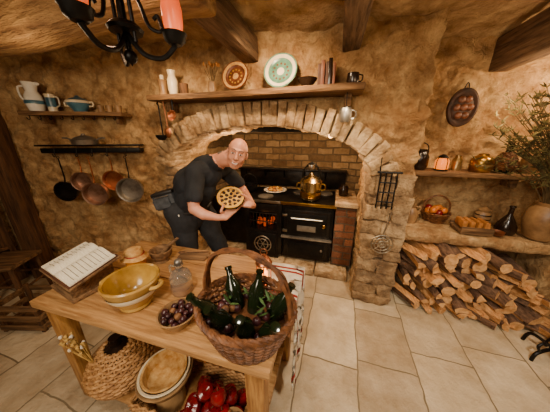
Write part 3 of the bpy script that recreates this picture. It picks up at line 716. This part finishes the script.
# ------------------------------------------------------------------ CHANDELIER
b=B('iron_chandelier',(-.72,.70,0))
b.tube([(0,0,1.86),(0,0,2.42)],.010,IR); b.ball(.022,IR,(0,0,1.86)); b.lathe([(0,1.83),(.012,1.85),(0,1.87)],IR); b.tube([(-.035,0,1.90),(-.03,0,2.3)],.006,IR); b.tube([(.035,0,1.90),(.03,0,2.3)],.006,IR)
b.lathe([(0,1.93),(.05,1.93),(.055,1.94),(.04,1.955),(0,1.955)],IR)
for k_,(dx,dy) in enumerate([(.145,.06),(.0,-.15),(-.13,.09)]):
    P_=lambda f_,z:(dx*f_,dy*f_,z)
    b.tube(crv([P_(0,1.93),P_(.3,1.87),P_(.7,1.86),P_(1.0,1.90)],7),.0085,IR)
    b.tube(crv([P_(.1,2.08),P_(.35,2.02),P_(.5,1.95),P_(.75,1.94),P_(.7,1.98),P_(.6,1.97)],6),.006,IR)
    if k_==2:
        b.tube(crv([P_(1.0,1.90),P_(1.1,1.93),P_(1.0,1.96),P_(.9,1.94)],6),.007,IR); continue
    X=T((dx,dy,1.90)); b.lathe([(0,0),(.02,0),(.034,.012),(.038,.03),(.042,.034),(.036,.036),(.03,.02),(0,.015)],IR,X)
    b.lathe([(0,.03),(.026,.03),(.032,.06),(.033,.10),(.024,.15),(.012,.185),(0,.20)],GLOW,X)
b.done()
# ------------------------------------------------------------------ MAN
man=bpy.data.objects.new('man',None); bpy.context.collection.objects.link(man)
prims=[]
def cap(a,c,ra,rb,l): prims.append(('c',V(a),V(c),ra,rb,l))
def ell(X,l): prims.append(('e',X,X.inverted(),l))
sh='shirt';sk='skin';tr='trou';bo='shoe'
cap((-1.24,1.50,1.02),(-1.12,1.50,1.21),.145,.15,sh)
cap((-1.12,1.49,1.21),(-.99,1.49,1.32),.155,.125,sh)
cap((-1.14,1.46,1.08),(-1.06,1.47,1.18),.13,.13,sh)
cap((-1.00,1.37,1.335),(-.90,1.61,1.34),.078,.078,sh)
cap((-.97,1.48,1.36),(-.88,1.475,1.40),.085,.062,sh)
cap((-.91,1.48,1.40),(-.77,1.465,1.44),.057,.055,sk)
cap((-.99,1.355,1.325),(-.975,1.27,1.17),.068,.060,sh)
cap((-.975,1.27,1.18),(-.965,1.245,1.085),.044,.040,sk)
WR=V((-.80,1.27,1.025)); WL=V((-.60,1.50,1.06))
cap((-.965,1.245,1.085),(-.89,1.25,1.045),.041,.04,sk); cap((-.89,1.25,1.045),WR,.039,.025,sk)
cap((-.90,1.62,1.32),(-.82,1.70,1.19),.066,.056,sh); cap((-.82,1.70,1.19),(-.77,1.72,1.10),.044,.041,sk)
cap((-.77,1.72,1.10),WL,.042,.025,sk)
cap((-1.24,1.42,.98),(-1.2,1.42,.88),.125,.11,tr); cap((-1.19,1.57,.98),(-1.12,1.59,.86),.125,.11,tr); cap((-1.24,1.5,1.0),(-1.2,1.5,.93),.14,.135,tr)
cap((-1.22,1.42,.9),(-1.20,1.40,.5),.105,.07,tr); cap((-1.20,1.40,.5),(-1.26,1.43,.1),.07,.055,tr)
cap((-1.12,1.59,.87),(-.98,1.6,.50),.105,.07,tr); cap((-.98,1.6,.5),(-1.0,1.63,.1),.07,.055,tr)
cap((-1.28,1.43,.05),(-1.10,1.38,.035),.045,.035,bo); cap((-1.02,1.63,.05),(-.84,1.6,.035),.045,.035,bo)
HX=Matrix.Translation(V((-.69,1.45,1.468)))@Euler((math.radians(4),math.radians(16),math.radians(22)),'XYZ').to_matrix().to_4x4()@Matrix.Scale(.93,4)
def he(c,r,l=sk,rot=(0,0,0)): ell(HX@T(c,rot,r),l)
he((0,.018,.034),(.076,.095,.084)); he((0,-.015,-.015),(.068,.072,.095)); he((0,-.046,-.090),(.038,.036,.024))
for sx in(-1,1):
    he((sx*.036,-.052,-.028),(.024,.026,.026)); he((sx*.076,.012,-.002),(.009,.019,.030),rot=(0,0,sx*20))
    he((sx*.036,-.012,-.072),(.024,.044,.026))
def hc(a,c,ra,rb,l=sk): cap(HX@V(a),HX@V(c),ra*.93,rb*.93,l)
hc((0,-.086,.016),(0,-.108,-.020),.009,.0135); hc((-.013,-.096,-.025),(.013,-.096,-.025),.009,.009)
hc((-.034,-.076,.036),(.034,-.076,.036),.011,.011)
hc((-.018,-.082,-.052),(.018,-.082,-.052),.009,.009); hc((-.014,-.083,-.072),(.014,-.083,-.072),.009,.009)
cap(HX@V((0,.03,-.05)),V((-.83,1.47,1.42)),.057,.056,sk)
def hand(wr,d,pn,side,curl,thumb):
    wr=V(wr);d=V(d).normalized();pn=V(pn);pn=(pn-d*pn.dot(d)).normalized();side=V(side);side=(side-d*side.dot(d)-pn*side.dot(pn)).normalized()
    for o_ in(-.024,-.008,.008,.024): cap(wr+side*o_*.6,wr+d*.08+side*o_*1.15,.015,.0115,sk)
    for i,o_ in enumerate((-.033,-.011,.011,.033)):
        L=[.034,.042,.045,.038][3-i]; p0=wr+d*.08+side*o_; an=0; r=.0088; dd=(d+side*o_*4).normalized()
        for k_,(f_,c_) in enumerate(((1,curl),(.65,curl*1.3),(.5,curl))):
            an+=c_; p1=p0+(dd*math.cos(an)+pn*math.sin(an))*L*f_; cap(p0,p1,r,r-.0008,sk); p0=p1; r-=.0006
    t0=wr+d*.025+side*.026; ts=[V(q) for q in thumb]; p0=t0; r=.0125
    for q in ts: cap(p0,q,r,r-.0015,sk); p0=q; r-=.0015
PR=.105
pc=V((-.735,1.385,1.140)); pn_=V((.30,-.55,.78)).normalized(); pe=V((0,0,1)).cross(pn_).normalized(); pd=pn_.cross(pe).normalized()
if pd.z>0: pd=-pd
if pe.x<0: pe=-pe
w1=pc+pd*(PR+.035)-pn_*.035-pe*.055
hand(w1,(-pd*.75+pe*.65),pn_,-pe-pd*.3,.12,[pc+pd*(PR+.01)-pe*.075+pn_*.012,pc+pd*(PR-.022)-pe*.055+pn_*.04])
cap(WR,w1,.0255,.023,sk)
w2=pc+pe*(PR+.045)+pd*.045-pn_*.035
hand(w2,(-pd*.35-pe*.9),pn_,pd*-1+pe*.1,.12,[pc+pe*(PR+.012)-pd*.0+pn_*.012,pc+pe*(PR-.02)-pd*.005+pn_*.04])
cap(WL,w2,.0255,.023,sk)
bb=B('body',parent=man)
def capmesh(a,c,ra,rb):
    d=(c-a); L=d.length; q=d.to_track_quat('Z','Y').to_matrix().to_4x4() if L>1e-6 else Matrix()
    X=Matrix.Translation(a)@q; pr=[(0,-ra)]
    for i in range(1,6): t=math.pi/2*i/6; pr.append((ra*math.sin(t),-ra*math.cos(t)))
    pr.append((ra,0)); pr.append((rb,L))
    for i in range(1,6): t=math.pi/2*i/6; pr.append((rb*math.cos(t),L+rb*math.sin(t)))
    pr.append((0,L+rb)); bb.lathe(pr,SKIN,X,n=16)
for p_ in prims:
    if p_[0]=='c': capmesh(*p_[1:5])
    else: bb.ball(1,SKIN,X=p_[1],n=24)
for m_ in(SHIRT,TROU,SHOE,LIP,HAIR): bb.mi(m_)
o=bb.done(); remesh(o,.005,smooth=2)
idx={'skin':0,'shirt':1,'trou':2,'shoe':3,'lip':4,'hair':5}
def dist(p,q):
    if q[0]=='c':
        a,c=q[1],q[2]; ab=c-a; t=max(0,min(1,(p-a).dot(ab)/max(ab.length_squared,1e-9))); return (p-(a+ab*t)).length-(q[3]+(q[4]-q[3])*t)
    l=q[2]@p; n_=l.length; return (n_-1)*min(q[1].to_scale())
me=o.data; HI=HX.inverted()
vl=[]
for v in me.vertices:
    p=v.co; best=None;bd_=9
    for q in prims:
        if q[0]=='c' and abs(p.z-q[1].z)>.5: continue
        d_=dist(p,q)
        if d_<bd_: bd_=d_;best=q[-1]
    h=HI@p
    if best=='skin' and h.length<.17:
        ear=abs(h.x)>.0725 and h.y<.034 and h.z<.032
        top=.052+.25*min(0,h.y-.02)
        if h.y>-.018 and -.052-.1*min(0,h.y-.05)<h.z<top and not ear and h.y>(-.02 if h.z>-.01 else .012): best='hair'
        if abs(h.x)<.024-abs(h.z+.062)*1.0 and abs(h.z+.062)<.011 and h.y<-.06: best='lip'
    vl.append(best)
for f in me.polygons:
    ls=[vl[i] for i in f.vertices]; f.material_index=idx[max(set(ls),key=ls.count)]
nn=[v.normal.copy() for v in me.vertices]
for v,l,n_ in zip(me.vertices,vl,nn):
    if l in('shirt','trou'):
        q=v.co.copy(); q.z*=.6
        v.co+=n_*(.006+.012*noise.noise(q*8)+.008*noise.noise(q*19))
    elif l=='hair': v.co+=n_*(.003+.002*noise.noise(v.co*80))
me.update()
b=B('face',parent=man)
for sx in(-1,1):
    b.ball(.0125,EYEW,(sx*.029,-.0765,.012),(1.1,.75,.50),X=HX,n=14); b.ball(.0055,EYED,(sx*.029,-.0855,.012),(1,.4,1),X=HX,n=8)
    b.tube([HX@V(q) for q in crv([(sx*.015,-.0835,.019),(sx*.029,-.0865,.0215),(sx*.043,-.077,.016)],4)],.0025,SKIN,n=5)
    b.tube([HX@V(q) for q in crv([(sx*.013,-.088,.037),(sx*.030,-.088,.044),(sx*.047,-.076,.036)],4)],[.0032,.002],HAIR,n=5)
b.tube([HX@V(q) for q in crv([(-.021,-.085,-.056),(-.011,-.091,-.061),(0,-.0925,-.0625),(.011,-.091,-.061),(.021,-.085,-.056)],4)],.0032,TEE,n=6)
b.done()
b=B('belt_bag',parent=man)
b.box((-1.31,1.36,1.09),(.17,.10,.14),BAG,rot=(0,-14,20),bev=.022); b.box((-1.30,1.305,1.075),(.13,.03,.08),BAG,rot=(0,-14,20),bev=.01); b.box((-1.32,1.355,1.155),(.175,.108,.03),SHOE,rot=(0,-14,20),bev=.012)
b.tube([(-1.35,1.286,1.12),(-1.25,1.322,1.145)],.004,STEEL)
b.tube(crv([(-1.40,1.5,1.05),(-1.36,1.38,1.03),(-1.22,1.335,1.0),(-1.10,1.38,.99),(-1.05,1.5,.99),(-1.09,1.64,1.01),(-1.22,1.68,1.03),(-1.35,1.62,1.05)],5,True),.016,SHOE,closed=True,flat=1)
b.box((-1.19,1.32,.96),(.05,.025,.07),WHT,rot=(0,0,10),bev=.01)
b.done()
b=B('berry_pie'); q=pn_.to_track_quat('Z','Y').to_matrix().to_4x4(); X=Matrix.Translation(pc-pn_*.015)@q
k=PR/.125
b.lathe([(0,0),(.085*k,0),(.115*k,.028),(.125*k,.03),(.122*k,.034),(.11*k,.03),(0,.02)],DKG,X,n=32)
b.lathe([(0,.029),(.108*k,.029),(.108*k,.02)],CRU,X,n=32)
b.tube([X@V((.106*k*math.cos(i*math.pi/24),.106*k*math.sin(i*math.pi/24),.034+.003*(i%2))) for i in range(48)],.011,CRU,closed=True,n=6)
for (ring,cnt) in((0,1),(.036,6),(.068,11)):
    for i in range(cnt):
        a=i*2*math.pi/max(cnt,1)+ring*9; b.ball(.0155,BERR,(ring*math.cos(a),ring*math.sin(a),.031),(1,.8,.45),rot=(0,0,math.degrees(a)),n=10,X=X)
b.done()
# ------------------------------------------------------------------ LIGHTS
def light(name,kind,loc,e,col,size=.1,tgt=None,spot=60,blend=.6,sy=None):
    l=bpy.data.lights.new(name,kind); l.energy=e; l.color=col
    if kind=='AREA':
        l.size=size
        if sy: l.shape='RECTANGLE'; l.size_y=sy
    else: l.shadow_soft_size=size
    if kind=='SPOT': l.spot_size=math.radians(spot); l.spot_blend=blend
    o=bpy.data.objects.new(name,l); bpy.context.collection.objects.link(o); o.location=loc
    if tgt is not None: o.rotation_euler=(V(tgt)-V(loc)).to_track_quat('-Z','Y').to_euler()
    return o
W=(1,.68,.38); NW_=(1,.88,.72)
light('ceiling_lamp_front','SPOT',(.9,.2,2.15),135,NW_,.08,(1.0,.9,0),120,.9)
light('fill_light_rear','AREA',(-.6,-1.1,2.0),46,(1,.82,.60),.7,(-.5,1.0,.5))  # added fill from behind the camera, brightens table front; no real fixture
light('spot_table','SPOT',(-.45,.0,2.15),58,NW_,.06,(-.85,.75,.7),70,.8)
light('wall_lamp_left','SPOT',LW(.85,.48,2.2),68,W,.04,LW(.75,.12,1.2),140,.9)
light('lamp_right_alcove','POINT',(1.72,2.16,2.0),24,W,.04)
light('lamp_shelf_right','POINT',(1.15,2.05,1.75),5,W,.04)
light('lamp_ledge_right','SPOT',(1.25,1.7,2.15),68,W,.05,(1.25,2.25,.5),85,.8)
light('lamp_recess','POINT',(-.1,2.3,1.5),17,W,.05)
light('lamp_recess_left','POINT',(-1.2,2.3,1.45),13,W,.05)
light('spot_mantel','SPOT',(-.4,1.40,2.2),54,W,.04,(-.55,1.98,1.5),150,.9)
light('spot_mantel_left','SPOT',(-1.3,1.42,2.15),22,W,.04,(-1.5,1.98,1.5),130,.9)
light('spot_column','SPOT',(.5,1.32,2.2),44,(1,.74,.46),.04,(.45,1.95,.9),80,.9)
light('spot_stove','SPOT',(.1,1.3,2.1),42,(1,.78,.5),.05,(-.3,2.4,.6),55)
light('spot_man','SPOT',(-.25,.55,2.1),34,(1,.84,.64),.06,(-.9,1.5,1.2),50)
light('ember_glow','POINT',(-.79,2.2,.6),.5,(1,.35,.1),.05)
light('chandelier_glow','POINT',(-.95,.85,2.1),3,(1,.55,.3),.05)
light('ceiling_wash','POINT',(.5,1.2,1.95),6,W,.06)
light('ceiling_wash_left','POINT',(-1.9,.9,1.95),5.5,W,.06)
light('ceiling_wash_right','POINT',(1.9,1.3,1.9),5,W,.06)
w=bpy.data.worlds.new('World'); bpy.context.scene.world=w; w.use_nodes=True
w.node_tree.nodes['Background'].inputs[0].default_value=(1,.75,.5,1); w.node_tree.nodes['Background'].inputs[1].default_value=.05
# ------------------------------------------------------------------ CAMERA
cd=bpy.data.cameras.new('camera'); cd.sensor_width=36; cd.lens=36*210/550; cd.clip_start=.02
co=bpy.data.objects.new('camera',cd); bpy.context.collection.objects.link(co)
co.location=(0,0,1.6); co.rotation_euler=(math.radians(90-18.7),0,math.radians(15.5))
bpy.context.scene.camera=co
